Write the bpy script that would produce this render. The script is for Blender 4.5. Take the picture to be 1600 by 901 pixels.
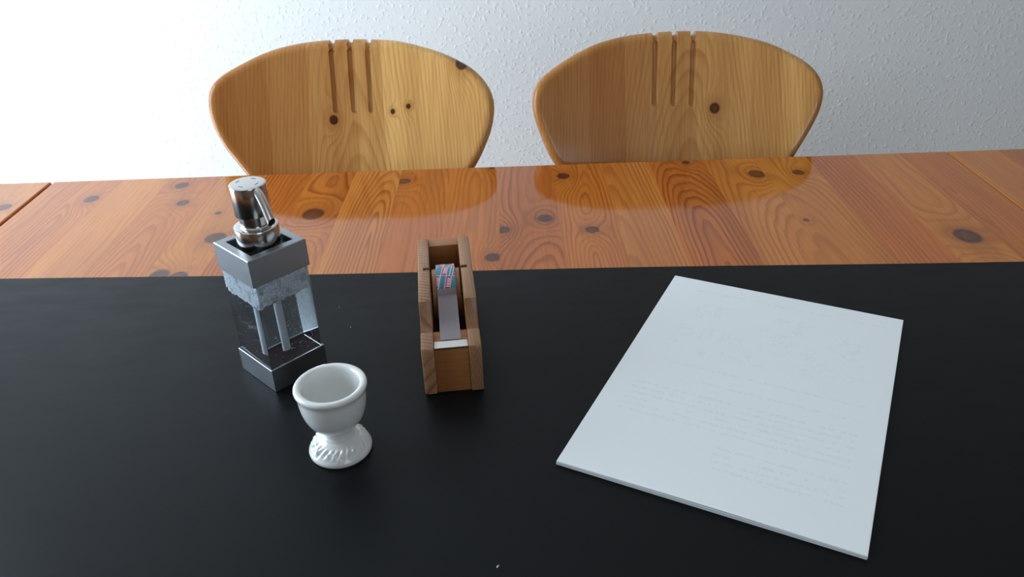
import bpy, bmesh, math, random
from mathutils import Vector, Matrix, noise

# ------------------------------------------------------------------ reset, camera, world, light
for o in list(bpy.data.objects):
    bpy.data.objects.remove(o, do_unlink=True)
SC = bpy.context.scene
COL = SC.collection
TZ = 0.75                      # height of the working surface (top of the desk pad) above the floor

cd = bpy.data.cameras.new('camera')
cam = bpy.data.objects.new('camera', cd)
COL.objects.link(cam)
cd.sensor_fit = 'HORIZONTAL'
cd.sensor_width = 36.0
cd.lens = 1275.38 / 1600 * 36.0
cd.clip_start = 0.01
cam.matrix_world = Matrix(((0.9994, 0.0329, 0.0077, 0.0),
                           (-0.0099, 0.5019, -0.8649, 0.0),
                           (-0.0323, 0.8643, 0.5020, TZ + 0.4073),
                           (0, 0, 0, 1)))
SC.camera = cam

world = bpy.data.worlds.new('sky')
SC.world = world
world.use_nodes = True
bg = world.node_tree.nodes['Background']
bg.inputs['Color'].default_value = (0.62, 0.79, 1.0, 1)
bg.inputs['Strength'].default_value = 0.5

# room extents
RX0, RX1, RY0, RY1, RZ1 = -1.50, 3.6, -2.8, 1.60, 2.5
WY0, WY1, WZ0, WZ1 = 0.26, 1.34, 0.06, 2.05          # window opening in the left wall

def area_light(name, loc, rot, sx, sy, power, col):
    ld = bpy.data.lights.new(name, 'AREA')
    ld.shape = 'RECTANGLE'; ld.size = sx; ld.size_y = sy
    ld.energy = power; ld.color = col
    lo = bpy.data.objects.new(name, ld)
    lo.location = loc; lo.rotation_euler = rot
    COL.objects.link(lo)
    return lo
# daylight coming in through the window on the left
area_light('window_daylight', (RX0 - 0.004, (WY0 + WY1) / 2, (WZ0 + WZ1) / 2), (0, -math.pi / 2, 0),
           WZ1 - WZ0, WY1 - WY0, 60.0, (0.70, 0.86, 1.0))
# and, much weaker here, through a second window in the wall behind the camera
VX0, VX1, VZ0, VZ1 = 0.9, 2.5, 0.90, 2.20
area_light('rear_window_daylight', ((VX0 + VX1) / 2, RY0 - 0.004, (VZ0 + VZ1) / 2), (math.pi / 2, 0, 0), VX1 - VX0, VZ1 - VZ0, 21.0, (0.70, 0.86, 1.0))

SC.view_settings.view_transform = 'Standard'
SC.view_settings.look = 'None'
SC.view_settings.gamma = 1.0
SC.view_settings.use_curve_mapping = False
SC.view_settings.exposure = 0.0

# ------------------------------------------------------------------ helpers
def srgb(r, g, b):
    f = lambda c: c / 12.92 if c <= 0.04045 else ((c + 0.055) / 1.055) ** 2.4
    return (f(r / 255), f(g / 255), f(b / 255), 1.0)

def link(o, parent=None):
    COL.objects.link(o)
    if parent is not None:
        o.parent = parent
    return o

def tag(o, label, cat, group=None):
    o['label'] = label; o['category'] = cat
    if group: o['group'] = group
    return o

def empty(name, loc, rz=0.0):
    o = bpy.data.objects.new(name, None)
    o.empty_display_size = 0.05
    o.location = loc; o.rotation_euler = (0, 0, rz)
    return link(o)

def mesh_obj(name, bm, mat, parent=None, loc=(0, 0, 0), rot=(0, 0, 0), smooth=None):
    me = bpy.data.meshes.new(name)
    bmesh.ops.recalc_face_normals(bm, faces=bm.faces)
    bm.to_mesh(me); bm.free()
    if smooth is not None:
        for p in me.polygons: p.use_smooth = True
        me.set_sharp_from_angle(angle=math.radians(smooth))
    if mat is not None:
        me.materials.append(mat)
    o = bpy.data.objects.new(name, me)
    o.location = loc; o.rotation_euler = rot
    return link(o, parent)

def add_box(bm, x0, x1, y0, y1, z0, z1, bev=0.0, seg=2):
    vs = [bm.verts.new((x, y, z)) for z in (z0, z1) for y in (y0, y1) for x in (x0, x1)]
    fs = []
    for idx in ((0, 2, 3, 1), (4, 5, 7, 6), (0, 1, 5, 4), (2, 6, 7, 3), (0, 4, 6, 2), (1, 3, 7, 5)):
        fs.append(bm.faces.new([vs[i] for i in idx]))
    if bev > 0:
        es = set(e for f in fs for e in f.edges)
        bmesh.ops.bevel(bm, geom=list(es), offset=bev, segments=seg, profile=0.6, affect='EDGES')
    return vs

def box(name, mat, parent, x0, x1, y0, y1, z0, z1, bev=0.0, seg=2, smooth=None, **kw):
    bm = bmesh.new(); add_box(bm, x0, x1, y0, y1, z0, z1, bev, seg)
    return mesh_obj(name, bm, mat, parent, smooth=smooth, **kw)

def add_lathe(bm, prof, n=64, cx=0, cy=0, fn=None):
    """prof: list of (r,z); r=0 at an end closes it. fn(r,z,ang)->(r,z)"""
    rings = []
    for (r, z) in prof:
        if r < 1e-6:
            rings.append([bm.verts.new((cx, cy, z))])
        else:
            ring = []
            for k in range(n):
                a = 2 * math.pi * k / n
                rr, zz = fn(r, z, a) if fn else (r, z)
                ring.append(bm.verts.new((cx + rr * math.cos(a), cy + rr * math.sin(a), zz)))
            rings.append(ring)
    for a, b in zip(rings[:-1], rings[1:]):
        for k in range(n):
            k2 = (k + 1) % n
            if len(a) == 1 and len(b) == 1: continue
            if len(a) == 1: bm.faces.new((a[0], b[k], b[k2]))
            elif len(b) == 1: bm.faces.new((a[k], b[0], a[k2]))
            else: bm.faces.new((a[k], b[k], b[k2], a[k2]))

def lathe(name, mat, parent, prof, n=64, smooth=35, loc=(0, 0, 0), rot=(0, 0, 0), fn=None):
    bm = bmesh.new(); add_lathe(bm, prof, n, fn=fn)
    return mesh_obj(name, bm, mat, parent, loc, rot, smooth)

def add_tube(bm, pts, rads, n=16, caps=True):
    pts = [Vector(p) for p in pts]
    rings = []
    up = Vector((0, 0, 1))
    for i, p in enumerate(pts):
        t = (pts[min(i + 1, len(pts) - 1)] - pts[max(i - 1, 0)]).normalized()
        a = t.cross(up)
        if a.length < 1e-4: a = t.cross(Vector((0, 1, 0)))
        a.normalize(); b = t.cross(a).normalized()
        rings.append([bm.verts.new(p + rads[i] * (math.cos(2 * math.pi * k / n) * a + math.sin(2 * math.pi * k / n) * b)) for k in range(n)])
    for A, B in zip(rings[:-1], rings[1:]):
        for k in range(n):
            bm.faces.new((A[k], A[(k + 1) % n], B[(k + 1) % n], B[k]))
    if caps:
        bm.faces.new(rings[0]); bm.faces.new(rings[-1])

def prism(bm, poly, x0, x1, bev=0.0, bev1=None):
    """poly in (y,z), extruded along x; ends chamfered by bev"""
    n = len(poly)
    cy = sum(q[0] for q in poly) / n; cz = sum(q[1] for q in poly) / n
    def inset(b):
        out = []
        for i in range(n):
            a, q, c = Vector(poly[i - 1]), Vector(poly[i]), Vector(poly[(i + 1) % n])
            d1 = (q - a).normalized(); d2 = (c - q).normalized()
            n1 = Vector((-d1.y, d1.x)); n2 = Vector((-d2.y, d2.x))
            m = (n1 + n2)
            m = m / max(0.3, m.length_squared / 2) / 1.0
            out.append(q + m * b * orient / 1.0)
        return out
    area = sum(poly[i - 1][0] * poly[i][1] - poly[i][0] * poly[i - 1][1] for i in range(n))
    orient = 1 if area > 0 else -1
    b1 = bev if bev1 is None else bev1
    secs = [(x0, bev), (x0 + bev * 0.3, bev * 0.3), (x0 + bev, 0), (x1 - b1, 0), (x1 - b1 * 0.3, b1 * 0.3), (x1, b1)] if bev > 0 else [(x0, 0), (x1, 0)]
    rings = []
    for x, b in secs:
        pp = inset(b) if b > 0 else [Vector(q) for q in poly]
        rings.append([bm.verts.new((x, q.x, q.y)) for q in pp])
    for A, B in zip(rings[:-1], rings[1:]):
        for k in range(n):
            bm.faces.new((A[k], A[(k + 1) % n], B[(k + 1) % n], B[k]))
    bm.faces.new(rings[0]); bm.faces.new(list(reversed(rings[-1])))

# ------------------------------------------------------------------ node helper
class NT:
    def __init__(self, name):
        self.mat = bpy.data.materials.new(name)
        self.mat.use_nodes = True
        self.t = self.mat.node_tree
        self.t.nodes.clear()
        self.out = self.t.nodes.new('ShaderNodeOutputMaterial')
    def node(self, typ, **kw):
        n = self.t.nodes.new(typ)
        for k, v in kw.items(): setattr(n, k, v)
        return n
    def put(self, sock, v):
        if hasattr(v, 'is_output') or isinstance(v, bpy.types.NodeSocket):
            self.t.links.new(v, sock)
        else:
            sock.default_value = v
    def m(self, op, a, b=None, c=None, clamp=False):
        n = self.node('ShaderNodeMath', operation=op, use_clamp=clamp)
        self.put(n.inputs[0], a)
        if b is not None: self.put(n.inputs[1], b)
        if c is not None: self.put(n.inputs[2], c)
        return n.outputs[0]
    def xyz(self, x, y, z):
        n = self.node('ShaderNodeCombineXYZ')
        for i, v in enumerate((x, y, z)): self.put(n.inputs[i], v)
        return n.outputs[0]
    def sep(self, v):
        n = self.node('ShaderNodeSeparateXYZ'); self.put(n.inputs[0], v)
        return n.outputs
    def noise(self, vec, scale=1.0, detail=2.0, rough=0.5, dist=0.0):
        n = self.node('ShaderNodeTexNoise')
        self.put(n.inputs['Vector'], vec)
        n.inputs['Scale'].default_value = scale; n.inputs['Detail'].default_value = detail
        n.inputs['Roughness'].default_value = rough; n.inputs['Distortion'].default_value = dist
        return n.outputs[0]
    def smooth(self, v, a, b, lo=0.0, hi=1.0):
        n = self.node('ShaderNodeMapRange', interpolation_type='SMOOTHSTEP')
        self.put(n.inputs['Value'], v)
        n.inputs['From Min'].default_value = a; n.inputs['From Max'].default_value = b
        n.inputs['To Min'].default_value = lo; n.inputs['To Max'].default_value = hi
        return n.outputs[0]
    def mix(self, f, a, b, blend='MIX'):
        n = self.node('ShaderNodeMix', data_type='RGBA', blend_type=blend)
        self.put(n.inputs[0], f); self.put(n.inputs[6], a); self.put(n.inputs[7], b)
        return n.outputs[2]
    def obj(self):
        return self.node('ShaderNodeTexCoord').outputs['Object']
    def bump(self, h, strength=0.3, dist=0.001):
        n = self.node('ShaderNodeBump')
        n.inputs['Strength'].default_value = strength; n.inputs['Distance'].default_value = dist
        self.put(n.inputs['Height'], h)
        return n.outputs[0]
    def pbr(self, color, rough=0.5, metal=0.0, normal=None, **kw):
        n = self.node('ShaderNodeBsdfPrincipled')
        self.put(n.inputs['Base Color'], color); self.put(n.inputs['Roughness'], rough)
        n.inputs['Metallic'].default_value = metal
        if normal is not None: self.put(n.inputs['Normal'], normal)
        for k, v in kw.items(): self.put(n.inputs[k.replace('_', ' ')], v)
        self.t.links.new(n.outputs[0], self.out.inputs[0])
        return self.mat

def plain(name, col, rough=0.5, metal=0.0, **kw):
    t = NT(name)
    return t.pbr(col, rough, metal, **kw)

def wood(name, base, late, along=1, knots=(), xc=0.0, depth=0.02, slope=0.05, freq=230.0, seed=0.0, rough=0.08,
         contrast=0.75, warp=1.0, bands=None, planar=None, tint_var=0.35, bumpy=0.12, spec=0.46, knotcol=srgb(66, 30, 18)):
    """Pine: growth rings cut by the board, bent around knots, fine fibres, glued stripes whose tone can carry shade."""
    t = NT(name)
    s = t.sep(t.obj())
    ax = {0: (1, 0, 2), 1: (0, 1, 2), 2: (0, 2, 1)}[along]
    X, Y, Z = s[ax[0]], s[ax[1]], s[ax[2]]
    n1 = t.m('SUBTRACT', t.noise(t.xyz(t.m('MULTIPLY', X, 7.0), t.m('MULTIPLY', Y, 2.6), seed), 1.0, 1.5), 0.5)
    n2 = t.m('SUBTRACT', t.noise(t.xyz(t.m('MULTIPLY', X, 38.0), t.m('MULTIPLY', Y, 7.0), seed + 3.3), 1.0, 2.0), 0.5)
    if planar:
        fld = t.m('ADD', t.m('ADD', t.m('MULTIPLY', s[0], planar[0]), t.m('MULTIPLY', s[1], planar[1])), t.m('MULTIPLY', s[2], planar[2]))
    else:
        dp = t.m('ADD', t.m('MULTIPLY_ADD', Y, slope, depth), t.m('MULTIPLY', n1, 0.045 * warp))
        dx = t.m('SUBTRACT', X, xc)
        fld = t.m('SQRT', t.m('ADD', t.m('MULTIPLY', dx, dx), t.m('MULTIPLY', dp, dp)))
    fld = t.m('ADD', fld, t.m('MULTIPLY', n2, 0.006 * warp))
    core = None; halo = None
    for (kx, ky, kr) in knots:
        a = t.m('DIVIDE', t.m('SUBTRACT', X, kx), kr)
        b = t.m('DIVIDE', t.m('SUBTRACT', Y, ky), kr)
        aa = t.m('MULTIPLY', a, a); bb = t.m('MULTIPLY', b, b)
        g = t.m('EXPONENT', t.m('MULTIPLY', t.m('ADD', aa, t.m('MULTIPLY', bb, 0.22)), -0.28))
        fld = t.m('MULTIPLY_ADD', g, kr * 1.9, fld)
        d = t.m('ADD', t.m('SQRT', t.m('ADD', aa, t.m('MULTIPLY', bb, 0.8))), t.m('MULTIPLY', n2, 0.5))
        c = t.smooth(d, 0.75, 1.1, 1.0, 0.0)
        h = t.smooth(d, 0.8, 3.2, 1.0, 0.0)
        core = c if core is None else t.m('MAXIMUM', core, c)
        halo = h if halo is None else t.m('MAXIMUM', halo, h)
    fr = t.m('FRACT', t.m('MULTIPLY', fld, freq))
    ring = t.m('MULTIPLY', t.smooth(fr, 0.35, 0.88), t.smooth(fr, 0.88, 1.0, 1.0, 0.0))
    # some rings broad and dark, others faint
    rv = t.noise(t.xyz(t.m('MULTIPLY', fld, freq * 0.31), t.m('MULTIPLY', Y, 1.5), seed + 9.0), 1.0, 1.0)
    ring = t.m('MULTIPLY', ring, t.smooth(rv, 0.25, 0.75, 0.25, 1.0))
    fib = t.noise(t.xyz(t.m('MULTIPLY', X, 420.0), t.m('MULTIPLY', Y, 14.0), t.m('MULTIPLY', Z, 420.0)), 1.0, 2.0)
    big = t.noise(t.xyz(t.m('MULTIPLY', X, 22.0), t.m('MULTIPLY', Y, 2.2), seed + 5.0), 1.0, 2.0)
    col = t.mix(t.m('MULTIPLY', ring, contrast), base, late)
    col = t.mix(t.m('MULTIPLY', t.smooth(big, 0.3, 0.75), tint_var), col, late)
    if bands:
        # glued strips of different tone, painted side shade included: list of (x, tone) sorted by x
        cur = None
        for (bx, tone) in bands:
            st = t.m('GREATER_THAN', X, bx)
            cur = t.m('MULTIPLY', st, tone) if cur is None else t.m('ADD', t.m('MULTIPLY', t.m('SUBTRACT', 1.0, st), cur), t.m('MULTIPLY', st, tone))
        col = t.mix(cur, col, late)
    col = t.mix(t.m('MULTIPLY', t.smooth(fib, 0.35, 0.7), 0.22), col, late)
    if core is not None:
        col = t.mix(t.m('MULTIPLY', halo, 0.30), col, late)
        kc = t.mix(t.m('MULTIPLY', t.smooth(d, 0.0, 0.75, 0.35, 0.0), 1.0), knotcol, late)
        col = t.mix(t.m('MULTIPLY', core, 0.9), col, kc)
    nrm = t.bump(t.m('ADD', t.m('MULTIPLY', ring, 0.5), fib), bumpy, 0.0002)
    return t.pbr(col, rough, 0.0, nrm, Specular_IOR_Level=spec)

# ------------------------------------------------------------------ plain materials
def wall_material():
    t = NT('woodchip_wallpaper')
    v = t.obj()
    n = t.node('ShaderNodeTexVoronoi', feature='SMOOTH_F1')
    t.put(n.inputs['Vector'], t.node('ShaderNodeVectorMath', operation='ADD').outputs[0])
    w = t.noise(v, 55.0, 2.0)
    ad = t.t.nodes[-2]
    va = [x for x in t.t.nodes if x.type == 'VECT_MATH'][0]
    t.put(va.inputs[0], v)
    wn = t.node('ShaderNodeTexNoise'); t.put(wn.inputs['Vector'], v); wn.inputs['Scale'].default_value = 70.0
    sc = t.node('ShaderNodeVectorMath', operation='SCALE'); t.put(sc.inputs[0], wn.outputs['Color']); sc.inputs['Scale'].default_value = 0.010
    t.put(va.inputs[1], sc.outputs[0])
    n.inputs['Scale'].default_value = 105.0
    chips = t.smooth(n.outputs['Distance'], 0.12, 0.50, 1.0, 0.0)
    pick = t.smooth(t.noise(v, 120.0, 1.0), 0.42, 0.60)
    fine = t.noise(v, 380.0, 3.0, 0.6)
    h = t.m('ADD', t.m('MULTIPLY', chips, pick), t.m('MULTIPLY', fine, 0.35))
    h = t.m('ADD', h, t.m('MULTIPLY', w, 0.4))
    return t.pbr(srgb(232, 232, 230), 0.75, 0.0, t.bump(h, 0.38, 0.0013))
M_WALL = wall_material()
M_PLASTER = plain('white_plaster', srgb(228, 226, 220), 0.85)
M_WHITE = plain('white_lacquer', srgb(235, 235, 232), 0.35)

def floor_material():
    return wood('oak_floor', srgb(150, 108, 68), srgb(112, 74, 42), along=1, freq=90, rough=0.35, contrast=0.4)
M_FLOOR = floor_material()

def pad_material():
    t = NT('black_leatherette')
    v = t.obj()
    s = t.sep(v)
    fine = t.noise(v, 900.0, 2.0)
    cre = t.noise(t.xyz(t.m('MULTIPLY', s[0], 22.0), t.m('MULTIPLY', s[1], 60.0), 0.0), 1.0, 3.0)
    h = t.m('ADD', t.m('MULTIPLY', fine, 0.25), cre)
    rg = t.smooth(cre, 0.3, 0.7, 0.37, 0.44)
    return t.pbr(srgb(13, 14, 15), rg, 0.0, t.bump(h, 0.12, 0.0008), Specular_IOR_Level=0.14)
M_PAD = pad_material()

def brushed(name, col, rough, along=0, strength=0.25):
    t = NT(name)
    s = t.sep(t.obj())
    sc = [900.0, 900.0, 900.0]; sc[along] = 12.0
    n = t.noise(t.xyz(t.m('MULTIPLY', s[0], sc[0]), t.m('MULTIPLY', s[1], sc[1]), t.m('MULTIPLY', s[2], sc[2])), 1.0, 2.0)
    sm = t.noise(t.obj(), 60.0, 3.0)
    r = t.m('MULTIPLY_ADD', sm, 0.16, rough)
    return t.pbr(col, r, 1.0, t.bump(n, strength, 0.0002))
M_STEEL = brushed('brushed_steel', srgb(156, 159, 163), 0.34)
M_CHROME = plain('polished_chrome', srgb(196, 193, 189), 0.18, 1.0)
M_SATIN = plain('satin_chrome', srgb(222, 220, 217), 0.34, 1.0)
M_DARK = plain('dark_recess', srgb(16, 16, 17), 0.5)
M_INSERT = plain('dark_base_insert', srgb(70, 60, 62), 0.9, 0.0, Specular_IOR_Level=0.0)
M_PORC = plain('white_porcelain', srgb(232, 231, 228), 0.10, 0.0, Coat_Weight=0.3)
M_TUBE = plain('milky_plastic_tube', srgb(205, 215, 220), 0.4)

# ------------------------------------------------------------------ the room
def structure(o):
    o['kind'] = 'structure'
    return o
T = 0.12
structure(box('floor', M_FLOOR, None, RX0 - T, RX1 + T, RY0 - T, RY1 + T, -0.1, 0.0))
structure(box('ceiling', M_PLASTER, None, RX0 - T, RX1 + T, RY0 - T, RY1 + T, RZ1, RZ1 + 0.1))
structure(box('wall_back', M_WALL, None, RX0 - T, RX1 + T, RY1, RY1 + T, 0.0, RZ1))
M_BEIGE = plain('beige_plaster', srgb(158, 134, 114), 0.85)
bm = bmesh.new()
add_box(bm, RX0 - T, VX0, RY0 - T, RY0, 0, RZ1)
add_box(bm, VX1, RX1 + T, RY0 - T, RY0, 0, RZ1)
add_box(bm, VX0, VX1, RY0 - T, RY0, 0, VZ0)
add_box(bm, VX0, VX1, RY0 - T, RY0, VZ1, RZ1)
structure(mesh_obj('wall_front', bm, M_BEIGE))
structure(box('wall_right', M_BEIGE, None, RX1, RX1 + T, RY0, RY1, 0.0, RZ1))
bm = bmesh.new()
add_box(bm, RX0 - T, RX0, RY0, WY0, 0, RZ1)
add_box(bm, RX0 - T, RX0, WY1, RY1, 0, RZ1)
add_box(bm, RX0 - T, RX0, WY0, WY1, 0, WZ0)
add_box(bm, RX0 - T, RX0, WY0, WY1, WZ1, RZ1)
structure(mesh_obj('wall_left', bm, M_WALL))
structure(box('baseboard_back', M_WHITE, None, RX0, RX1, RY1 - 0.015, RY1, 0.0, 0.07, 0.003))

def pane_material():
    t = NT('window_glass')
    tr = t.node('ShaderNodeBsdfTransparent'); gl = t.node('ShaderNodeBsdfGlossy')
    gl.inputs['Roughness'].default_value = 0.0
    fr = t.node('ShaderNodeFresnel'); fr.inputs['IOR'].default_value = 1.45
    mx = t.node('ShaderNodeMixShader')
    t.put(mx.inputs[0], fr.outputs[0]); t.put(mx.inputs[1], tr.outputs[0]); t.put(mx.inputs[2], gl.outputs[0])
    t.t.links.new(mx.outputs[0], t.out.inputs[0])
    return t.mat
M_PANE = pane_material()
bm = bmesh.new()
fw = 0.055
xa, xb = RX0 - 0.09, RX0 - 0.03
add_box(bm, xa, xb, WY0, WY0 + fw, WZ0, WZ1, 0.004)
add_box(bm, xa, xb, WY1 - fw, WY1, WZ0, WZ1, 0.004)
add_box(bm, xa, xb, WY0 + fw, WY1 - fw, WZ0, WZ0 + fw, 0.004)
add_box(bm, xa, xb, WY0 + fw, WY1 - fw, WZ1 - fw, WZ1, 0.004)
wm = (WY0 + WY1) / 2
add_box(bm, xa, xb, wm - 0.035, wm + 0.035, WZ0 + fw, WZ1 - fw, 0.004)
win = structure(mesh_obj('window_1', bm, M_WHITE))
for ya, yb in ((WY0 + fw, wm - 0.035), (wm + 0.035, WY1 - fw)):
    box('pane', M_PANE, win, xa + 0.024, xa + 0.030, ya - 0.004, yb + 0.004, WZ0 + fw - 0.004, WZ1 - fw + 0.004)
ya, yb = RY0 - 0.09, RY0 - 0.03
bm = bmesh.new()
add_box(bm, VX0, VX0 + fw, ya, yb, VZ0, VZ1, 0.004)
add_box(bm, VX1 - fw, VX1, ya, yb, VZ0, VZ1, 0.004)
add_box(bm, VX0 + fw, VX1 - fw, ya, yb, VZ0, VZ0 + fw, 0.004)
add_box(bm, VX0 + fw, VX1 - fw, ya, yb, VZ1 - fw, VZ1, 0.004)
win2 = structure(mesh_obj('window_2', bm, M_WHITE))
box('pane', M_PANE, win2, VX0 + fw - .004, VX1 - fw + .004, ya + .024, ya + .030, VZ0 + fw - .004, VZ1 - fw + .004)
structure(box('trim_1', M_WHITE, None, VX0 - 0.04, VX1 + 0.04, RY0 - 0.03, RY0 + 0.12, VZ0 - 0.03, VZ0, 0.004))

# ------------------------------------------------------------------ dining table
TT = TZ - 0.0015               # tabletop surface, just under the desk pad
TY0, TY1 = 0.13, 1.034
TH = 0.028
table = empty('dining_table', (0.0, (TY0 + TY1) / 2, 0.0))
tag(table, 'long varnished knotty pine dining table under the black desk pad', 'table')

def stave_profile():
    r = 0.004
    yc0, yc1 = TY0 - (TY0 + TY1) / 2, TY1 - (TY0 + TY1) / 2
    pts = []
    for (cy, cz, a0) in ((yc1 - r, -r, 90), (yc1 - r, -TH + r, 0), (yc0 + r, -TH + r, -90), (yc0 + r, -r, -180)):
        for k in range(5):
            a = math.radians(a0 - 90 * k / 4)
            pts.append((cy + r * math.cos(a), cz + r * math.sin(a)))
    return pts
PROF = stave_profile()
YM = (TY0 + TY1) / 2
rnd = random.Random(11)

BASES = {'n': (srgb(198, 112, 41), srgb(124, 55, 16)),
         'y': (srgb(208, 132, 52), srgb(148, 76, 24)),
         'r': (srgb(184, 94, 34), srgb(110, 44, 13)),
         'l': (srgb(212, 136, 62), srgb(150, 76, 27))}
# (x0, x1, tone, xc, depth, slope, freq, contrast, knots in world x,y,r)
STAVES = [
    (-.6220, -.5940, 'n', .03, .02, .03, 210, .45, []),
    (-.5940, -.5280, 'n', .00, .012, -.05, 220, .6, [(-.543, .968, .0095)]),
    (-.5280, -.4620, 'y', .05, .03, .02, 200, .4, []),
    (-.4620, -.3950, 'n', .00, .01, .06, 210, .7, [(-.439, 1.003, .010), (-.4175, .946, .0085)]),
    (-.3950, -.3330, 'y', .01, .016, -.08, 200, .6, [(-.363, .911, .0045), (-.345, .842, .013), (-.379, .757, .012), (-.357, .752, .011)]),
    (-.3330, -.2720, 'r', .04, .02, .05, 230, .8, []),
    (-.2720, -.2130, 'n', .00, .012, .09, 260, .95, [(-.2445, .899, .0145)]),
    (-.2130, -.1500, 'l', .015, .02, -.10, 240, .95, []),
    (-.1500, -.0850, 'r', -.02, .012, .08, 190, .7, [(-.143, .992, .009)]),
    (-.0850, -.0190, 'n', .00, .008, -.07, 190, .7, [(-.026, .772, .0085), (-.03, 1.030, .005)]),
    (-.0190, .0500, 'r', .01, .018, .09, 220, .8, [(.034, .865, .0095), (-.015, .838, .0085)]),
    (.0500, .1170, 'n', .00, .012, -.07, 240, .95, [(.063, .991, .0095), (.086, .831, .0085)]),
    (.1170, .1800, 'l', -.03, .014, .04, 230, .9, []),
    (.1800, .2530, 'r', .00, .006, -.11, 220, .95, [(.229, 1.024, .006)]),
    (.2530, .3200, 'l', .03, .02, .08, 200, .75, [(.311, .976, .0125)]),
    (.3200, .3900, 'y', -.03, .018, .07, 190, .85, [(.364, .977, .0085), (.329, .837, .0035)]),
    (.3900, .4520, 'r', .035, .02, .02, 200, .6, []),
    (.4520, .5150, 'y', .0, .012, .06, 210, .55, [(.485, .785, .0165)]),
    (.5150, .5783, 'n', -.02, .02, -.04, 200, .5, []),
]
def stave(x0, x1, tone, xc, depth, slope, freq, contrast, knots, name='plank', bev=(.0001, .0001), i=0):
    b, l = BASES[tone]
    mb, ml = BASES['n']
    bl = .5
    b = tuple(mb[k] + bl * (b[k] - mb[k]) for k in range(4)); l = tuple(ml[k] + bl * (l[k] - ml[k]) for k in range(4))
    contrast *= .88
    j = 1 + rnd.uniform(-.05, .05)
    b = (b[0] * j, b[1] * j, b[2] * j, 1)
    xm = (x0 + x1) / 2
    mat = wood('varnished_pine', b, l, along=1, knots=[(kx - xm, ky - YM, kr) for kx, ky, kr in knots],
               xc=xc, depth=depth, slope=slope, freq=freq, seed=i * 1.7, rough=0.075, contrast=contrast)
    bm = bmesh.new()
    prism(bm, PROF, x0 - xm, x1 - xm, *bev)
    return mesh_obj(name, bm, mat, table, loc=(xm, 0, TT))
for i, s in enumerate(STAVES):
    stave(*s, i=i, bev=(.0018 if i == 0 else .0001, .0010 if i == len(STAVES) - 1 else .0001))
# extension leaves beyond the two seams
xl = -.6262
for k in range(5):
    stave(xl - .066, xl, 'ynlrn'[k], rnd.uniform(-.03, .03), .015, rnd.uniform(-.08, .08), 210, .5,
          [(-.647, .951, .0095)] if k == 0 else [], name='leaf_plank', bev=(.0001, .0018 if k == 0 else .0001), i=30 + k)
    xl -= .066
xr = .5797
for k in range(5):
    stave(xr, xr + .066, 'ynlrn'[k], rnd.uniform(-.03, .03), .015, rnd.uniform(-.08, .08), 210, .5, [], name='leaf_plank',
          bev=(.0010 if k == 0 else .0001, .0001), i=40 + k)
    xr += .066
M_TFRAME = wood('pine_frame', srgb(190, 124, 66), srgb(140, 78, 36), along=0, freq=200, seed=4, rough=0.2)
M_TLEG = wood('pine_leg', srgb(190, 124, 66), srgb(140, 78, 36), along=2, freq=200, seed=8, rough=0.2)
zb = TT - TH
for yy in (TY0 + 0.07, TY1 - 0.09):
    box('apron_rail', M_TFRAME, table, -.50, .46, yy - YM, yy + 0.022 - YM, zb - .085, zb, .002)
for xx in (-.53, .47):
    box('apron_rail', M_TLEG, table, xx, xx + .022, TY0 + .1 - YM, TY1 - .1 - YM, zb - .085, zb, .002)
for xx in (-.56, .46):
    for yy in (TY0 + .04, TY1 - .11):
        box('leg', M_TLEG, table, xx, xx + .07, yy - YM, yy + .07 - YM, 0.0, zb, .006)

# ------------------------------------------------------------------ chairs
def catmull(pts, step=0.004):
    out = []
    n = len(pts)
    for i in range(n):
        p0, p1, p2, p3 = (Vector(pts[(i + k - 1) % n]) for k in range(4))
        m = max(2, int((p2 - p1).length / step))
        for k in range(m):
            t = k / m
            out.append(0.5 * ((2 * p1) + (-p0 + p2) * t + (2 * p0 - 5 * p1 + 4 * p2 - p3) * t * t + (-p0 + 3 * p1 - 3 * p2 + p3) * t ** 3))
    for _ in range(6):
        out = [(out[i - 1] + out[i] * 2 + out[(i + 1) % len(out)]) / 4 for i in range(len(out))]
    return out

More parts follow.
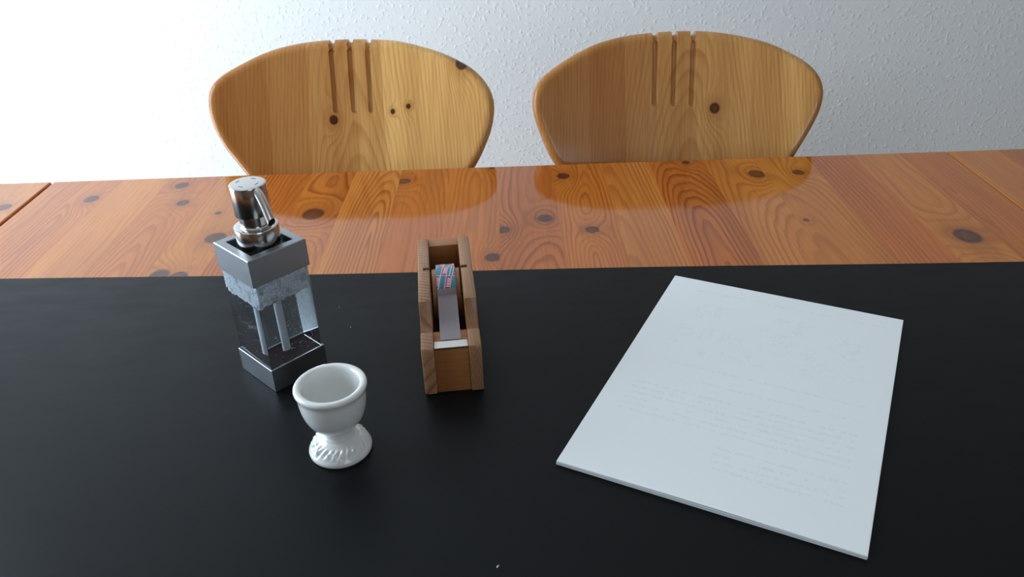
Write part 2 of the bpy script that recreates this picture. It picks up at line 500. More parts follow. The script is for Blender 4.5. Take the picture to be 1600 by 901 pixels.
def back_mesh(outline, grooves, xm, t=0.026):
    poly = catmull(outline)
    n = len(poly)
    area = sum(poly[i - 1].x * poly[i].y - poly[i].x * poly[i - 1].y for i in range(n))
    if area < 0: poly.reverse()
    nor = []
    for i in range(n):
        d = (poly[(i + 1) % n] - poly[i - 1]).normalized()
        nor.append(Vector((-d.y, d.x)))       # inward for ccw
    bm = bmesh.new()
    rings = []
    K = 12
    r = t / 2
    for k in range(K + 1):
        a = -math.pi / 2 + math.pi * k / K
        ca, sa = math.cos(a), math.sin(a)
        ins = r * 1.05 * (1 - abs(ca) ** 0.85)
        rings.append([bm.verts.new((poly[i].x + nor[i].x * ins, r * sa, poly[i].y + nor[i].y * ins)) for i in range(n)])
    for A, B in zip(rings[:-1], rings[1:]):
        for i in range(n):
            bm.faces.new((A[i], A[(i + 1) % n], B[(i + 1) % n], B[i]))
    bm.faces.new(rings[0]); bm.faces.new(rings[-1])
    bmesh.ops.recalc_face_normals(bm, faces=bm.faces)
    me = bpy.data.meshes.new('backrest'); bm.to_mesh(me); bm.free()
    tmp = bpy.data.objects.new('tmp_back', me); COL.objects.link(tmp)
    # three rounded grooves cut into the front face, open at the top edge
    cb = bmesh.new()
    for (xt, zt, xb, zb_) in grooves:
        rr = 0.0047
        d = Vector((xt - xb, 0, zt - zb_)).normalized()
        p1 = Vector((xb, -r - 0.0002, zb_ + rr)); p2 = Vector((xt, -r - 0.0002, zt)) + d * 0.02
        pts = []; rads = []
        for k in range(5):
            a = math.pi / 2 * k / 4.0
            pts.append(p1 - d * (rr * math.cos(a))); rads.append(max(0.0006, rr * math.sin(a)))
        top = zt + .0012                                   # height of the rounded top edge above this groove
        pts.append(Vector((xt, -r - 0.0002, top - r * 1.3))); rads.append(rr)
        for k in range(1, 10):
            a = -math.pi / 2 + (math.pi / 2 + .35) * k / 9
            q = (math.cos(a)) ** 0.85 if a < 0 else 1.0
            pts.append(Vector((xt, (r + .0002) * math.sin(a), top - r * 1.05 * (1 - q)))); rads.append(rr * .9)
        e_ = pts[-1]
        pts.append(e_ + Vector((0, .012, .006))); rads.append(rr * .9)
        add_tube(cb, pts, rads, 16)
    bmesh.ops.recalc_face_normals(cb, faces=cb.faces)
    cm = bpy.data.meshes.new('tmp_cut'); cb.to_mesh(cm); cb.free()
    cut = bpy.data.objects.new('tmp_cut', cm); COL.objects.link(cut)
    md = tmp.modifiers.new('cut', 'BOOLEAN'); md.object = cut; md.operation = 'DIFFERENCE'; md.solver = 'EXACT'
    bpy.context.view_layer.update()
    res = bpy.data.meshes.new_from_object(tmp.evaluated_get(bpy.context.evaluated_depsgraph_get()))
    bpy.data.objects.remove(tmp); bpy.data.objects.remove(cut)
    # the back is bowed: its sides come forward
    bm = bmesh.new(); bm.from_mesh(res)
    for k in range(-20, 24):
        bmesh.ops.bisect_plane(bm, geom=bm.verts[:] + bm.edges[:] + bm.faces[:], plane_co=(k * .01 + .0003, 0, 0), plane_no=(1, 0, 0))
    for v in bm.verts:
        v.co.y -= 0.7 * (v.co.x - xm) ** 2
    bm.to_mesh(res); bm.free()
    for p in res.polygons: p.use_smooth = True
    res.set_sharp_from_angle(angle=math.radians(32))
    return res

def make_chair(label, P0, yaw, rec, outline, grooves, knots, bands, seed, xm):
    ch = empty('dining_chair', (P0[0], 0.90, 0.0), yaw)
    tag(ch, label, 'chair', 'pine chairs pushed up to the table')
    mb = wood('chair_pine', srgb(244, 192, 118), srgb(140, 68, 9), along=2, knots=knots, xc=0.02, depth=0.085, slope=0.10,
              freq=240, seed=seed, rough=0.16, contrast=0.36, bands=bands, warp=0.7, tint_var=0.30, bumpy=0.06, spec=0.30, knotcol=srgb(46, 14, 10))
    me = back_mesh(outline, grooves, xm)
    me.materials.clear(); me.materials.append(mb)
    bo = bpy.data.objects.new('backrest', me)
    link(bo, ch)
    cy, sy = math.cos(-yaw), math.sin(-yaw)
    dx, dy = 0.0, P0[1] - 0.90
    bo.location = (cy * dx - sy * dy, sy * dx + cy * dy, P0[2])
    bo.rotation_euler = (-rec, 0, 0)
    ms = wood('chair_seat_pine', srgb(196, 142, 80), srgb(146, 90, 38), along=1, freq=160, seed=seed + 2, rough=0.2, contrast=0.5)
    ml = wood('chair_leg_pine', srgb(196, 142, 80), srgb(146, 90, 38), along=2, freq=200, seed=seed + 4, rough=0.2, contrast=0.4)
    # seat: rounded trapezoid slab, wider at the front
    so = catmull([(-.17, .115), (-.10, .14), (.10, .14), (.17, .115), (.205, -.05), (.215, -.20), (.17, -.255), (0, -.27), (-.17, -.255), (-.215, -.20), (-.205, -.05)], 0.02)
    bm = bmesh.new()
    rings = []
    for (z, ins) in ((0.418, .014), (0.422, .004), (0.430, 0), (0.442, 0), (0.448, .004), (0.450, .012)):
        rings.append([bm.verts.new((q.x * (1 - ins / .2), (q.y + .06) * (1 - ins / .2) - .06, z)) for q in so])
    n = len(so)
    for A, B in zip(rings[:-1], rings[1:]):
        for i in range(n): bm.faces.new((A[i], A[(i + 1) % n], B[(i + 1) % n], B[i]))
    bm.faces.new(rings[0]); bm.faces.new(rings[-1])
    mesh_obj('seat', bm, ms, ch, smooth=40)
    for sx in (-1, 1):
        for (y0, y1) in ((-.19, -.235), (.07, .14)):
            bm = bmesh.new()
            a = Vector((sx * .13, y0, .425)); b = Vector((sx * .185, y1, 0.0))
            pts = [a.lerp(b, k / 8) for k in range(9)]
            add_tube(bm, pts, [.017, .019, .0205, .021, .0205, .019, .0175, .016, .0145], 14)
            mesh_obj('leg', bm, ml, ch, smooth=40)
    return ch

OUT_L = [(-0.1434,-0.0935),(-0.1628,-0.0652),(-0.1732,-0.0452),(-0.1806,-0.0244),(-0.1840,-0.0010),(-0.1833,0.0102),(-0.1799,0.0235),(-0.1717,0.0340),(-0.1610,0.0428),(-0.1434,0.0529),(-0.1257,0.0621),(-0.1078,0.0704),(-0.0809,0.0794),(-0.0449,0.0860),(-0.0112,0.0884),(0.0237,0.0887),(0.0651,0.0863),(0.0909,0.0826),(0.1340,0.0699),(0.1621,0.0579),(0.1905,0.0409),(0.2068,0.0247),(0.2181,0.0052),(0.2211,-0.0141),(0.2166,-0.0417),(0.2067,-0.0662),(0.1919,-0.0936),
         (0.155,-0.145),(0.115,-0.215),(0.091,-0.29),(0.084,-0.36),(0.078,-0.388),(-0.042,-0.388),(-0.048,-0.36),(-0.055,-0.29),(-0.075,-0.215),(-0.110,-0.145)]
OUT_R = [(-0.1727,-0.0924),(-0.1841,-0.0696),(-0.1975,-0.0321),(-0.2006,-0.0127),(-0.1977,0.0070),(-0.1902,0.0208),(-0.1693,0.0374),(-0.1401,0.0551),(-0.1106,0.0689),(-0.0815,0.0772),(-0.0521,0.0820),(-0.0255,0.0840),(0.0064,0.0852),(0.0496,0.0832),(0.0918,0.0759),(0.1333,0.0634),(0.1658,0.0463),(0.1895,0.0293),(0.2029,0.0108),(0.2074,-0.0095),(0.2037,-0.0313),(0.1940,-0.0538),(0.1757,-0.0870),
         (0.140,-0.145),(0.100,-0.215),(0.077,-0.29),(0.070,-0.36),(0.064,-0.388),(-0.056,-0.388),(-0.062,-0.36),(-0.070,-0.29),(-0.092,-0.215),(-0.135,-0.145)]
make_chair('pine chair whose carved back shows three small knots, behind the soap dispenser', (-.245, 1.155, TZ + .055), -.02, .38, OUT_L,
           [(-.0081, .0865, -.0061, -.0152), (.0180, .0871, .0199, -.0155), (.0438, .0857, .0446, -.0160)],
           [(-.0104, -.0241, .0068), (.0751, -.0148, .0036), (.0979, -.0084, .0036), (.1765, .0474, .009)],
           [(-1, .74), (-.155, .70), (-.100, .62), (-.045, .52), (-.012, .56), (.024, .38), (.062, .10), (.135, .12), (.17, .22)], 2.0, .012)  # strip tones include painted shade, darker on the left, away from the window
make_chair('pine chair whose carved back shows one large dark knot, behind the paper stack', (.228, 1.150, TZ + .055), 0.0, .38, OUT_R,
           [(-.0237, .0831, -.0255, -.0190), (.0036, .0823, .0013, -.0200), (.0299, .0813, .0270, -.0215)],
           [(.0588, -.0246, .0080)],
           [(-1, .66), (-.12, .72), (-.068, .58), (-.01, .55), (.035, .40), (.11, .46), (.15, .30), (.18, .40)], 7.0, .010)  # glued strips plus window falloff over the bowed back, put into their tones

# ------------------------------------------------------------------ desk pad
def desk_pad():
    bm = bmesh.new()
    poly = []
    x0, x1 = -.60, .57
    ya = lambda x: 0.7398 - 0.031 * x + 0.0016 * math.sin(x * 9 + .5)
    N = 40
    top = [(x0 + (x1 - x0) * k / N) for k in range(N + 1)]
    poly = [(x, ya(x)) for x in top] + [(x1 - .004, .17), (x0 - .004, .17 + .03)]
    n = len(poly)
    cx, cy = 0, .45
    rings = []
    for z, ins in ((-.0015, 0), (-.0004, 0), (0, .0006)):
        rings.append([bm.verts.new((x + (cx - x) * ins, y + (cy - y) * ins * 2, z)) for x, y in poly])
    for A, B in zip(rings[:-1], rings[1:]):
        for i in range(n): bm.faces.new((A[i], A[(i + 1) % n], B[(i + 1) % n], B[i]))
    bm.faces.new(rings[0]); bm.faces.new(rings[-1])
    o = mesh_obj('desk_pad', bm, M_PAD, None, loc=(0, 0, TZ))
    tag(o, 'large black leatherette desk pad covering the front of the pine table', 'desk pad')
desk_pad()

# ------------------------------------------------------------------ stack of paper
def paper_material():
    t = NT('white_paper_with_faint_show_through')
    s = t.sep(t.obj())
    X, Y = s[0], s[1]
    def band(v, a, b):
        return t.m('MULTIPLY', t.m('GREATER_THAN', v, a), t.m('LESS_THAN', v, b))
    def region(x0, x1, y0, y1):
        return t.m('MULTIPLY', band(X, x0, x1), band(Y, y0, y1))
    def lines(x0, x1, y0, y1, pitch, fill, seed):
        ph = t.m('DIVIDE', t.m('SUBTRACT', Y, y0), pitch)
        row = t.m('LESS_THAN', t.m('FRACT', ph), fill)
        idx = t.m('FLOOR', ph)
        w = t.noise(t.xyz(t.m('MULTIPLY', X, 420.0), t.m('MULTIPLY_ADD', idx, 7.31, seed), t.m('MULTIPLY', Y, 300.0)), 1.0, 1.0)
        g = t.noise(t.xyz(t.m('MULTIPLY', X, 95.0), t.m('MULTIPLY_ADD', idx, 3.7, seed), 0.0), 1.0, 0.0)
        ink = t.m('MULTIPLY', t.smooth(w, 0.40, 0.55), t.smooth(g, 0.36, 0.42))
        return t.m('MULTIPLY', t.m('MULTIPLY', row, ink), region(x0, x1, y0, y1))
    ink = t.m('MULTIPLY', lines(-.076, .092, .1275, .1300, .0025, .9, 1.0), 1.0)
    for a in (lines(-.073, .088, .0030, .0060, .003, .8, 2.0), lines(-.034, .088, -.0165, -.0135, .003, .8, 5.0),
              lines(-.086, .086, -.072, -.028, .0075, .36, 9.0), lines(-.005, .086, -.112, -.086, .0075, .36, 17.0)):
        ink = t.m('ADD', ink, a)
    # loose pen drawing in the upper third
    nz = t.noise(t.xyz(X, Y, 0.3), 85.0, 2.0, 0.6, 0.8)
    ln = t.m('LESS_THAN', t.m('ABSOLUTE', t.m('SUBTRACT', nz, 0.5)), 0.022)
    msk = t.m('MULTIPLY', t.smooth(t.noise(t.xyz(X, Y, 4.0), 30.0, 1.0), 0.40, 0.56), region(-.078, .082, .018, .108))
    ink = t.m('ADD', ink, t.m('MULTIPLY', t.m('MULTIPLY', ln, msk), 0.8))
    col = t.mix(t.m('MULTIPLY', ink, 0.065, clamp=True), srgb(238, 238, 238), srgb(70, 74, 80))
    return t.pbr(col, 0.6)
px, py, pt = .18409, .53158, -.4684
stack = empty('paper_stack', (px, py, TZ), pt)
tag(stack, 'thin stack of white A4 paper lying at an angle on the black pad', 'paper')
M_PAPEREDGE = None
def edge_material():
    t = NT('paper_edges')
    s = t.sep(t.obj())
    w = t.noise(t.xyz(t.m('MULTIPLY', s[0], 3.0), t.m('MULTIPLY', s[1], 3.0), t.m('MULTIPLY', s[2], 9000.0)), 1.0, 1.0)
    return t.pbr(t.mix(t.m('MULTIPLY', w, 0.35), srgb(226, 226, 226), srgb(150, 152, 156)), 0.7)
W2, H2 = .105, .1485
bm = bmesh.new()
prev = None
r2 = random.Random(3)
NL = 12
for k in range(NL):
    jx, jy = r2.uniform(-.00035, .00035), r2.uniform(-.0004, .0004)
    z0, z1 = k * .0031 / NL, (k + 1) * .0031 / NL
    add_box(bm, -W2 + jx, W2 + jx, -H2 + jy, H2 + jy, z0, z1 - .00002)
mesh_obj('sheet_block', bm, edge_material(), stack)
bm = bmesh.new()
nx, ny = 12, 16
def sheet_z(x, y):
    return .0032 + .0009 * max(0, -y / H2) ** 2 * (0.5 + 0.5 * math.cos(x * 24)) 
vt = [[bm.verts.new((-W2 + 2 * W2 * i / nx, -H2 + 2 * H2 * j / ny, sheet_z(-W2 + 2 * W2 * i / nx, -H2 + 2 * H2 * j / ny))) for i in range(nx + 1)] for j in range(ny + 1)]
vb = [[bm.verts.new((v.co.x, v.co.y, v.co.z - .0001)) for v in row] for row in vt]
for j in range(ny):
    for i in range(nx):
        bm.faces.new((vt[j][i], vt[j][i + 1], vt[j + 1][i + 1], vt[j + 1][i]))
        bm.faces.new((vb[j][i], vb[j + 1][i], vb[j + 1][i + 1], vb[j][i + 1]))
for i in range(nx):
    bm.faces.new((vt[0][i], vb[0][i], vb[0][i + 1], vt[0][i + 1])); bm.faces.new((vt[ny][i + 1], vb[ny][i + 1], vb[ny][i], vt[ny][i]))
for j in range(ny):
    bm.faces.new((vt[j + 1][0], vb[j + 1][0], vb[j][0], vt[j][0])); bm.faces.new((vt[j][nx], vb[j][nx], vb[j + 1][nx], vt[j + 1][nx]))
top = mesh_obj('top_sheet', bm, paper_material(), stack, smooth=40)
top['label'] = 'white top sheet with faint grey print showing through'

# ------------------------------------------------------------------ egg cup
def egg_cup():
    e = empty('egg_cup', (-.1368, .4712, TZ))
    tag(e, 'white porcelain egg cup in front of the soap dispenser', 'egg cup')
    prof_out = [(.0150, .0590), (.0218, .0604), (.0235, .0609), (.0250, .0607), (.0260, .0598), (.0263, .0585), (.0260, .0571), (.0252, .0562), (.0247, .0556),
                (.0246, .0520), (.0243, .0470), (.0238, .0430), (.0229, .0385), (.0215, .0340), (.0196, .0300), (.0170, .0265), (.0142, .0238),
                (.0120, .0218), (.0108, .0200), (.0104, .0185), (.0107, .0168), (.0118, .0148)]
    bm = bmesh.new()
    inner = [(0, .0195), (.006, .0200), (.0115, .0225), (.0156, .0275), (.0183, .0340), (.0197, .0420), (.0202, .0500), (.0204, .0560), (.0207, .0585), (.0213, .0599), (.0224, .0606)]
    add_lathe(bm, inner + prof_out[2:] + [(.0104, .0120), (0, .0120)], 96)
    mesh_obj('bowl', bm, M_PORC, e, smooth=60)
    # foot with a raised wreath of leaves and blossoms
    bm = bmesh.new()
    pf = [(.0085, .0185), (.0107, .0168), (.0118, .0148)]
    N = 26
    for k in range(N + 1):
        u = k / N
        r = .0122 + (.0226 - .0122) * u
        z = .0142 - .0092 * u ** 1.15
        pf.append((r, z))
    pf += [(.0231, .0042), (.0234, .0030), (.0233, .0014), (.0226, .0002), (.0205, 0.0), (.0190, .0012), (0, .0016)]
    def relief(r, z, a):
        if z > .0147 or r < .0135 or z < .0046: return r, z
        w = math.sin(math.pi * min(1, max(0, (r - .0150) / (.0225 - .0150))))
        p = Vector((math.cos(a) * r * 330, math.sin(a) * r * 330, 0))
        leaf = abs(math.sin(a * 13 + r * 500)) ** 1.5
        nz = noise.noise(p * 1.0) + .6 * noise.noise(p * 2.1 + Vector((3, 1, 0)))
        h = w * (.0010 * leaf + .0011 * max(-.2, nz) + .0005)
        return r + h * .45, z + h
    add_lathe(bm, pf, 180, fn=relief)
    f = mesh_obj('foot', bm, M_PORC, e, smooth=75)
    f['label'] = 'round foot with a raised leaf wreath'
egg_cup()

# ------------------------------------------------------------------ soap dispenser
def soap_dispenser():
    e = empty('soap_dispenser', (-.20374, .57966, TZ), .80276)
    tag(e, 'square clear soap dispenser with steel bands and chrome pump', 'soap dispenser')
    w = .02583
    bm = bmesh.new()
    rings = []
    for (h, z) in [(w - .0008, .0006), (w - .0008, 0.0), (w - .0004, 0.0), (w, .0005), (w, .0212), (w - .0003, .0216), (w - .0010, .0216), (w - .0010, .0020)]:
        rings.append([bm.verts.new((sx * h, sy * h, z)) for sx, sy in ((-1, -1), (1, -1), (1, 1), (-1, 1))])
    for A, B in zip(rings[:-1], rings[1:]):
        for k in range(4): bm.faces.new((A[k], A[(k + 1) % 4], B[(k + 1) % 4], B[k]))
    bm.faces.new(rings[0]); bm.faces.new(rings[-1])
    mesh_obj('base_band', bm, M_STEEL, e, smooth=25)
    box('base_insert', M_INSERT, e, -w + .0012, w - .0012, -w + .0012, w - .0012, .0024, .0204)
    # clear body, filled with thin soap
    t = NT('clear_acrylic')
    g = t.node('ShaderNodeBsdfGlass'); g.inputs['IOR'].default_value = 1.40
    g.inputs['Color'].default_value = (0.93, 0.96, 0.98, 1); g.inputs['Roughness'].default_value = 0.0
    t.t.links.new(g.outputs[0], t.out.inputs[0])
    wb = w - .0013
    body = box('bottle', t.mat, e, -wb, wb, -wb, wb, .0200, .0986, .0010, 3, 30)
    # suction tube inside
    lathe('suction_tube', M_TUBE, e, [(0, .0235), (.0034, .0235), (.0034, .0975), (0, .0975)], 24)
    # foam band under the top
    fm = NT('soap_foam')
    v = fm.obj()
    nz = fm.noise(v, 420.0, 3.0)
    sp_ = fm.noise(v, 1100.0, 2.0)
    big_ = fm.noise(v, 130.0, 2.0)
    fcol = fm.mix(fm.smooth(sp_, 0.35, 0.65), srgb(205, 214, 224), srgb(250, 252, 255))
    fm.pbr(fcol, 0.5, 0.0, fm.bump(nz, 0.9, 0.002), Alpha=fm.m('MULTIPLY', fm.smooth(big_, 0.30, 0.50, 0.55, 1.0), fm.smooth(sp_, 0.25, 0.5, 0.75, 1.0)))
    bm = bmesh.new()
    wi = w - .0032
    # lumpy-edged sheet of foam clinging to the four inner sides
    rr = random.Random(8)
    per = 4 * 28
    ringsv = []
    zs = [.0972, .092, .087, .083, .080]
    for j, z in enumerate(zs):
        ring = []
        for k in range(per):
            side, u = divmod(k, 28)
            q = -wi + 2 * wi * u / 28
            x, y = ((q, -wi), (wi, q), (-q, wi), (-wi, -q))[side]
            dz = 0
            if j == len(zs) - 1: dz = -.0016 + .0030 * noise.noise(Vector((x * 260, y * 260, 1)))
            k2 = 1 - .035 * abs(noise.noise(Vector((x * 500, y * 500, z * 500))))
            ring.append(bm.verts.new((x * k2, y * k2, z + dz)))
        ringsv.append(ring)
    for A, B in zip(ringsv[:-1], ringsv[1:]):
        for k in range(per): bm.faces.new((A[k], B[k], B[(k + 1) % per], A[(k + 1) % per]))
    bm.faces.new(ringsv[-1]); bm.faces.new(list(reversed(ringsv[0])))
    fo = mesh_obj('foam', bm, fm.mat, e, smooth=60)
    fo['label'] = 'white soap foam inside the bottle'
    # small bubbles clinging to the front faces
    bm = bmesh.new()
    for k in range(150):
        side = 0 if rr.random() < .8 else 3
        q = rr.uniform(-.9, .9) * wi if side == 3 else (rr.betavariate(2, 1.4) * 2 - 1) * wi * .95
        z = rr.uniform(.025, .080)
        x, y = ((q, -wi), (wi, q), (-q, wi), (-wi, -q))[side]
        r = rr.uniform(.00018, .00045)
        mt = Matrix.Translation((x, y, z))
        bmesh.ops.create_icosphere(bm, subdivisions=1, radius=r, matrix=mt)
    bo = mesh_obj('bubbles', bm, plain('bubble_white', srgb(200, 210, 218), 0.2), e, smooth=60)
    bo['kind'] = 'stuff'
    # top steel band with recessed opening
    bm = bmesh.new()
    prof = [(w - .0006, .0988), (w, .0994), (w, .1219), (w - .0006, .12247), (w - .0068, .12247), (w - .0072, .1221), (w - .0072, .1150)]
    rings = []
    for (h, z) in prof:
        rings.append([bm.verts.new((sx * h, sy * h, z)) for sx, sy in ((-1, -1), (1, -1), (1, 1), (-1, 1))])
    for A, B in zip(rings[:-1], rings[1:]):
        for k in range(4): bm.faces.new((A[k], A[(k + 1) % 4], B[(k + 1) % 4], B[k]))
    bm.faces.new(rings[0])
    mesh_obj('top_band', bm, M_STEEL, e, smooth=25)
    box('recess_plate', M_DARK, e, -w + .0074, w - .0074, -w + .0074, w - .0074, .1140, .1165)
    # collar
    lathe('collar', M_CHROME, e, [(.0130, .1166), (.0150, .1168), (.0158, .1185), (.0164, .1215), (.0171, .1240), (.0173, .1260), (.0173, .1352), (.0170, .1362), (.0160, .1368), (.0120, .1369), (0, .1369)], 72)
    lathe('neck', M_CHROME, e, [(.0124, .1368), (.0120, .1374), (.0113, .1380), (.0113, .1480), (0, .1480)], 64)
    hd = lathe('pump_head', M_CHROME, e, [(.0, .1465), (.0132, .1465), (.0139, .1468), (.0141, .1474), (.0141, .1700), (.0139, .1709), (.0133, .1714), (.0127, .1715), (.0, .1717)], 80)
    # embossed ticks on the cap
    for k in range(4):
        a = math.radians(25 + 90 * k)
        bm = bmesh.new()
        add_box(bm, -.0021, .0021, -.0003, .0003, 0, .00012)
        o = mesh_obj('cap_mark', bm, M_DARK, hd, loc=(.0085 * math.cos(a), .0085 * math.sin(a), .17155), rot=(0, 0, a + math.pi / 2))
    # bent spout: leaves the head towards the right-front face (local -y)
    pts = []
    for k in range(15):
        u = k / 14
        pts.append((0.0, -(.0112 + .0146 * u), .1685 - .0085 * u - .0143 * u ** 2.0))
    bm = bmesh.new()
    add_tube(bm, pts, [.0036 - .0004 * k / 14 for k in range(15)], 24, caps=False)
    add_tube(bm, pts[-4:], [.0024, .0024, .0024, .0028], 24, caps=False)      # inner wall at the tip
    d = (Vector(pts[-1]) - Vector(pts[-2])).normalized()
    tipc = Vector(pts[-1])
    for v in bm.verts:                                                         # mouth cut on the slant
        if (v.co - tipc).length < .0034 and abs((v.co - tipc).dot(d)) < 1e-4 or (v.co - tipc).length < .0030:
            v.co += d * (1.0 * (v.co.y - tipc.y))
    mesh_obj('spout', bm, M_SATIN, hd, smooth=50)
    bm = bmesh.new()
    add_tube(bm, [tipc - d * .0012, tipc - d * .0004], [.0026, .0026], 24)  # black disc standing in for the shade inside the spout mouth
    for v in bm.verts:
        v.co += d * (1.0 * (v.co.y - tipc.y))
    mesh_obj('spout_shade_disc', bm, M_DARK, hd)
soap_dispenser()

# ------------------------------------------------------------------ tape dispenser
def tape_dispenser():
    e = empty('tape_dispenser', (-.0545, .5353, TZ), math.radians(5.6))
    tag(e, 'small wooden desk tape dispenser left of the paper stack', 'tape dispenser')
    Wd = .0241
    th = .0103
    mL = wood('pine_side_striped', srgb(176, 130, 94), srgb(92, 50, 26), planar=(0.45, 1.0, -0.35), freq=205, seed=1.0, rough=0.35, contrast=0.8, warp=0.35, tint_var=.2)
    mR = wood('pine_side_plain', srgb(164, 118, 82), srgb(104, 62, 36), planar=(1.0, 0.04, 0.25), freq=420, seed=6.0, rough=0.35, contrast=0.6, warp=0.3, tint_var=.2)
    mB = wood('pine_block', srgb(172, 112, 62), srgb(120, 66, 32), along=0, freq=200, seed=3.0, rough=0.35, contrast=0.5)
    # side profile (y along the dispenser, z up), counter-clockwise
    H, L = .062, .166
    pr = [(0.0010, 0.0), (L - .001, 0.0), (L, .001), (L, H - .006), (L - .002, H - .0018), (L - .006, H)]
    pr += [(.1035, H), (.1035, H - .020), (.0985, H - .020), (.0985, H)]          # open slot for the axle, in the inner half only
    main = [q for q in pr if not (abs(q[0] - .101) < .0026)]
    front = [(.050, H), (.0465, H - .001)]
    for k in range(1, 9):
        u = k / 8
        front.append((.0465 - .0195 * u, H - .001 - .0225 * (1 - (1 - u) ** 2.2)))
    front += [(.0262, .0400), (.0256, .0438), (.0238, .0452), (.0040, .0452), (.0012, .0440), (0, .0415), (0, .001)]
    for side, mat in ((-1, mL), (1, mR)):
        # outer skin (full profile) and inner skin (slotted)
        bm = bmesh.new()
        xo0, xo1 = (-Wd, -Wd + th * .45) if side < 0 else (Wd - th * .45, Wd)
        xi0, xi1 = (-Wd + th * .45, -Wd + th) if side < 0 else (Wd - th, Wd - th * .45)
        prism(bm, main + front, *((-Wd, -Wd + th) if side < 0 else (Wd - th, Wd)), .0012)
        me = bpy.data.meshes.new('side'); bmesh.ops.recalc_face_normals(bm, faces=bm.faces); bm.to_mesh(me); bm.free()
        tmp = bpy.data.objects.new('tmp', me); COL.objects.link(tmp)
        cb = bmesh.new(); add_box(cb, *((xi0, xi1 + .002) if side < 0 else (xi0 - .002, xi1)), .0985, .1035, .030, H + .01)
        bmesh.ops.recalc_face_normals(cb, faces=cb.faces)
        cm = bpy.data.meshes.new('cut'); cb.to_mesh(cm); cb.free()
        cut = bpy.data.objects.new('cut', cm); COL.objects.link(cut)
        md = tmp.modifiers.new('b', 'BOOLEAN'); md.object = cut; md.operation = 'DIFFERENCE'; md.solver = 'EXACT'
        bpy.context.view_layer.update()
        res = bpy.data.meshes.new_from_object(tmp.evaluated_get(bpy.context.evaluated_depsgraph_get()))
        bpy.data.objects.remove(tmp); bpy.data.objects.remove(cut)
        for p in res.polygons: p.use_smooth = True
        res.set_sharp_from_angle(angle=math.radians(28))
        res.materials.clear(); res.materials.append(mat)
        link(bpy.data.objects.new('side_panel', res), e)
    xi = Wd - th
    box('front_block', mB, e, -xi, xi, .0022, .030, .0, .0412, .0008, 2, 30)
    box('rear_block', mB, e, -xi, xi, L - .0145, L - .0005, .0, H - .0035, .0008, 2, 30)
    box('floor_board', mB, e, -xi, xi, .030, L - .0145, .0, .005)
    # roll on its wooden hub
    yc, zc, R = .101, .035, .0268
    hw, tw = .0124, .0083
    mH = wood('hub_wood', srgb(190, 138, 94), srgb(140, 88, 52), along=0, freq=150, seed=9.0, rough=0.4, contrast=0.3)
    hub = lathe('hub', mH, e, [(0, -hw), (.0225, -hw), (.0231, -hw + .0006), (.0231, hw - .0006), (.0225, hw), (0, hw)], 64, loc=(0, yc, zc), rot=(0, math.pi / 2, 0))
    lathe('axle', mH, hub, [(0, -.0178), (.0022, -.0178), (.0022, .0178), (0, .0178)], 20)
    M_TEAL = plain('teal_print', srgb(60, 132, 152), 0.25)
    M_RED = plain('red_print', srgb(186, 46, 74), 0.25)
    M_PALE = plain('pale_print', srgb(214, 214, 222), 0.25)
    M_PINK = plain('pink_print', srgb(240, 188, 196), 0.25)
    roll = lathe('tape_roll', M_TEAL, e, [(.0228, -tw), (R, -tw), (R, tw), (.0228, tw)], 96, loc=(0, yc, zc), rot=(0, math.pi / 2, 0), smooth=30)
    # print: unrolled plane (s across -tw..tw, a along the circumference) wrapped on the roll
    tmpl = bpy.data.curves.new('word', 'FONT'); tmpl.body = 'tesa'; tmpl.size = .0056; tmpl.align_x = 'CENTER'; tmpl.align_y = 'CENTER'
    tmpl.offset = .00012
    to = bpy.data.objects.new('word', tmpl); COL.objects.link(to)
    bpy.context.view_layer.update()
    wme = bpy.data.meshes.new_from_object(to.evaluated_get(bpy.context.evaluated_depsgraph_get()))
    bpy.data.objects.remove(to)
    def wrap(bm, name, mat, lift):
        for s, nrm in ((tw - .0001, 1), (-tw + .0001, -1)):
            bmesh.ops.bisect_plane(bm, geom=bm.verts[:] + bm.edges[:] + bm.faces[:], plane_co=(s, 0, 0), plane_no=(nrm, 0, 0), clear_outer=True)
        if not bm.verts:
            bm.free(); return
        for v in bm.verts:
            a = v.co.y / R            # angle; 0 = straight up, positive to the back
            rr = R + lift
            v.co = Vector((v.co.x, yc + rr * math.sin(a), zc + rr * math.cos(a)))
        mesh_obj(name, bm, mat, roll_parent)
    roll_parent = e
    def quad_strip(bm, cx, cy, hl, hwid, rot, n=10):
        c, s = math.cos(rot), math.sin(rot)
        row = []
        for k in range(n + 1):
            u = -hl + 2 * hl * k / n
            row.append([bm.verts.new((cx + c * q - s * u, cy + s * q + c * u, 0)) for q in (-hwid, hwid)])
        for A, B in zip(row[:-1], row[1:]): bm.faces.new((A[0], A[1], B[1], B[0]))
    rot = math.radians(-12)
    cen = []
    for ci in range(-2, 3):
        for k in range(-3, 3):
            cen.append((ci * .0078 - .0006 + k * .0055, k * .0262 + ci * .0125 - .004))
    bs, br, bp = bmesh.new(), bmesh.new(), bmesh.new()
    for (cx, cy) in cen:
        if abs(cx) > .0130 or cy < -.046 or cy > .024: continue
        quad_strip(bs, cx, cy, .0067, .0026, rot)
        quad_strip(br, cx, cy, .0062, .0021, rot)
        b2 = bmesh.new(); b2.from_mesh(wme)
        # text runs along the tape, read from below upwards
        bmesh.ops.transform(b2, matrix=Matrix.Translation((cx, cy, 0)) @ Matrix.Rotation(rot + math.pi / 2, 4, 'Z'), verts=b2.verts)
        m2 = bpy.data.meshes.new('t'); b2.to_mesh(m2); b2.free()
        bp.from_mesh(m2)
    for k in range(-4, 4):
        quad_strip(bs, .0033 + k * .0078, -.011, .036, .00028, rot, 40)
    wrap(bs, 'print_border', M_PALE, .00004)
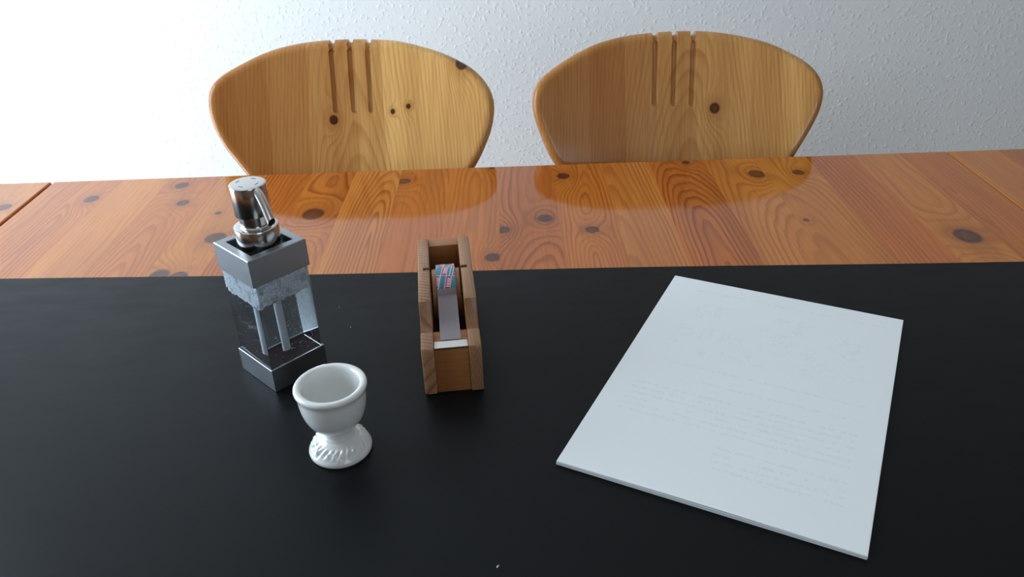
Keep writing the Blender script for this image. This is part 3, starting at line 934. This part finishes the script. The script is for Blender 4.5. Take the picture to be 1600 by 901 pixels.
    wrap(br, 'print_box', M_RED, .00008)
    wrap(bp, 'print_word', M_PINK, .00012)
    # free end of the tape running to the cutter
    t = NT('clear_tape_film')
    df = t.node('ShaderNodeBsdfPrincipled'); df.inputs['Base Color'].default_value = srgb(170, 158, 164); df.inputs['Roughness'].default_value = 0.3
    tr = t.node('ShaderNodeBsdfTransparent'); mx = t.node('ShaderNodeMixShader'); mx.inputs[0].default_value = 0.55
    t.t.links.new(tr.outputs[0], mx.inputs[1]); t.t.links.new(df.outputs[0], mx.inputs[2]); t.t.links.new(mx.outputs[0], t.out.inputs[0])
    path = []
    for k in range(6):
        a = math.radians(-50 - 2.5 * k)
        path.append((yc + (R + .0002) * math.sin(a), zc + (R + .0002) * math.cos(a)))
    y0, z0 = path[-1]
    for k in range(1, 9):
        u = k / 8
        path.append((y0 + (.0145 - y0) * u, z0 + (.0426 - z0) * u - .0012 * math.sin(math.pi * u)))
    bm = bmesh.new()
    A = [[bm.verts.new((x, y, z + dz)) for x in (-tw, tw)] for dz in (0, .00006) for (y, z) in path]
    n = len(path)
    for k in range(n - 1):
        bm.faces.new((A[k][0], A[k][1], A[k + 1][1], A[k + 1][0])); bm.faces.new((A[n + k][0], A[n + k + 1][0], A[n + k + 1][1], A[n + k][1]))
        bm.faces.new((A[k][0], A[k + 1][0], A[n + k + 1][0], A[n + k][0])); bm.faces.new((A[k][1], A[n + k][1], A[n + k + 1][1], A[k + 1][1]))
    ts = mesh_obj('tape_strip', bm, t.mat, e, smooth=40)
    ts['label'] = 'clear tape end'
    # saw-toothed metal cutter on the front block
    bm = bmesh.new()
    N = 24
    pts = [(-xi + .0004, .0135)]
    for k in range(N):
        x0 = -xi + .0004 + (2 * xi - .0008) * k / N
        x1 = -xi + .0004 + (2 * xi - .0008) * (k + 1) / N
        pts += [(x0, .0030), ((x0 + x1) / 2, .0015), (x1, .0030)]
    pts.append((xi - .0004, .0135))
    lo = [bm.verts.new((x, y, .0414 + (y - .0135) * -.12)) for x, y in pts]
    hi = [bm.verts.new((x, y, .0421 + (y - .0135) * -.12)) for x, y in pts]
    bmesh.ops.remove_doubles(bm, verts=bm.verts, dist=1e-7)
    bm.free()
    bm = bmesh.new()
    up = []
    for k in range(1, len(pts)):
        if pts[k] != pts[k - 1]: up.append(pts[k])
    pp = [pts[0]]
    for q in pts[1:]:
        if abs(q[0] - pp[-1][0]) + abs(q[1] - pp[-1][1]) > 1e-7: pp.append(q)
    zf = lambda y: .0415 + (.0135 - y) * .10
    lo = [bm.verts.new((x, y, zf(y))) for x, y in pp]
    hi = [bm.verts.new((x, y, zf(y) + .0007)) for x, y in pp]
    bm.faces.new(list(reversed(lo))); bm.faces.new(hi)
    for k in range(len(pp)):
        k2 = (k + 1) % len(pp)
        bm.faces.new((lo[k], lo[k2], hi[k2], hi[k]))
    ct = mesh_obj('cutter', bm, plain('cutter_metal', srgb(214, 210, 204), 0.25, 1.0), e)
    ct['label'] = 'silver saw-toothed cutting edge'
tape_dispenser()

# ------------------------------------------------------------------ crumbs on the pad
M_CRUMB = plain('pale_crumb', srgb(176, 178, 178), 0.8)
for (x, y, s, lab) in ((-.1739, .6762, .0008, 'tiny pale crumb on the pad right of the soap dispenser, farther one'),
                       (-.1569, .6398, .0008, 'tiny pale crumb on the pad right of the soap dispenser, nearer one'),
                       (-.0185, .3552, .0014, 'tiny pale fibre on the pad at the bottom edge of the photo')):
    bm = bmesh.new()
    bmesh.ops.create_icosphere(bm, subdivisions=2, radius=1.0)
    for v in bm.verts:
        k = 1 + .35 * noise.noise(v.co * 1.7 + Vector((x * 90, y * 70, 0)))
        v.co = Vector((v.co.x * s * .45 * k, v.co.y * s * k, (v.co.z * .5 + .45) * s * .5 * k))
    zmin = min(v.co.z for v in bm.verts)
    for v in bm.verts: v.co.z -= zmin
    o = mesh_obj('crumb', bm, M_CRUMB, None, loc=(x, y, TZ), rot=(0, 0, -.5), smooth=60)
    tag(o, lab, 'crumb', 'crumbs on the desk pad')
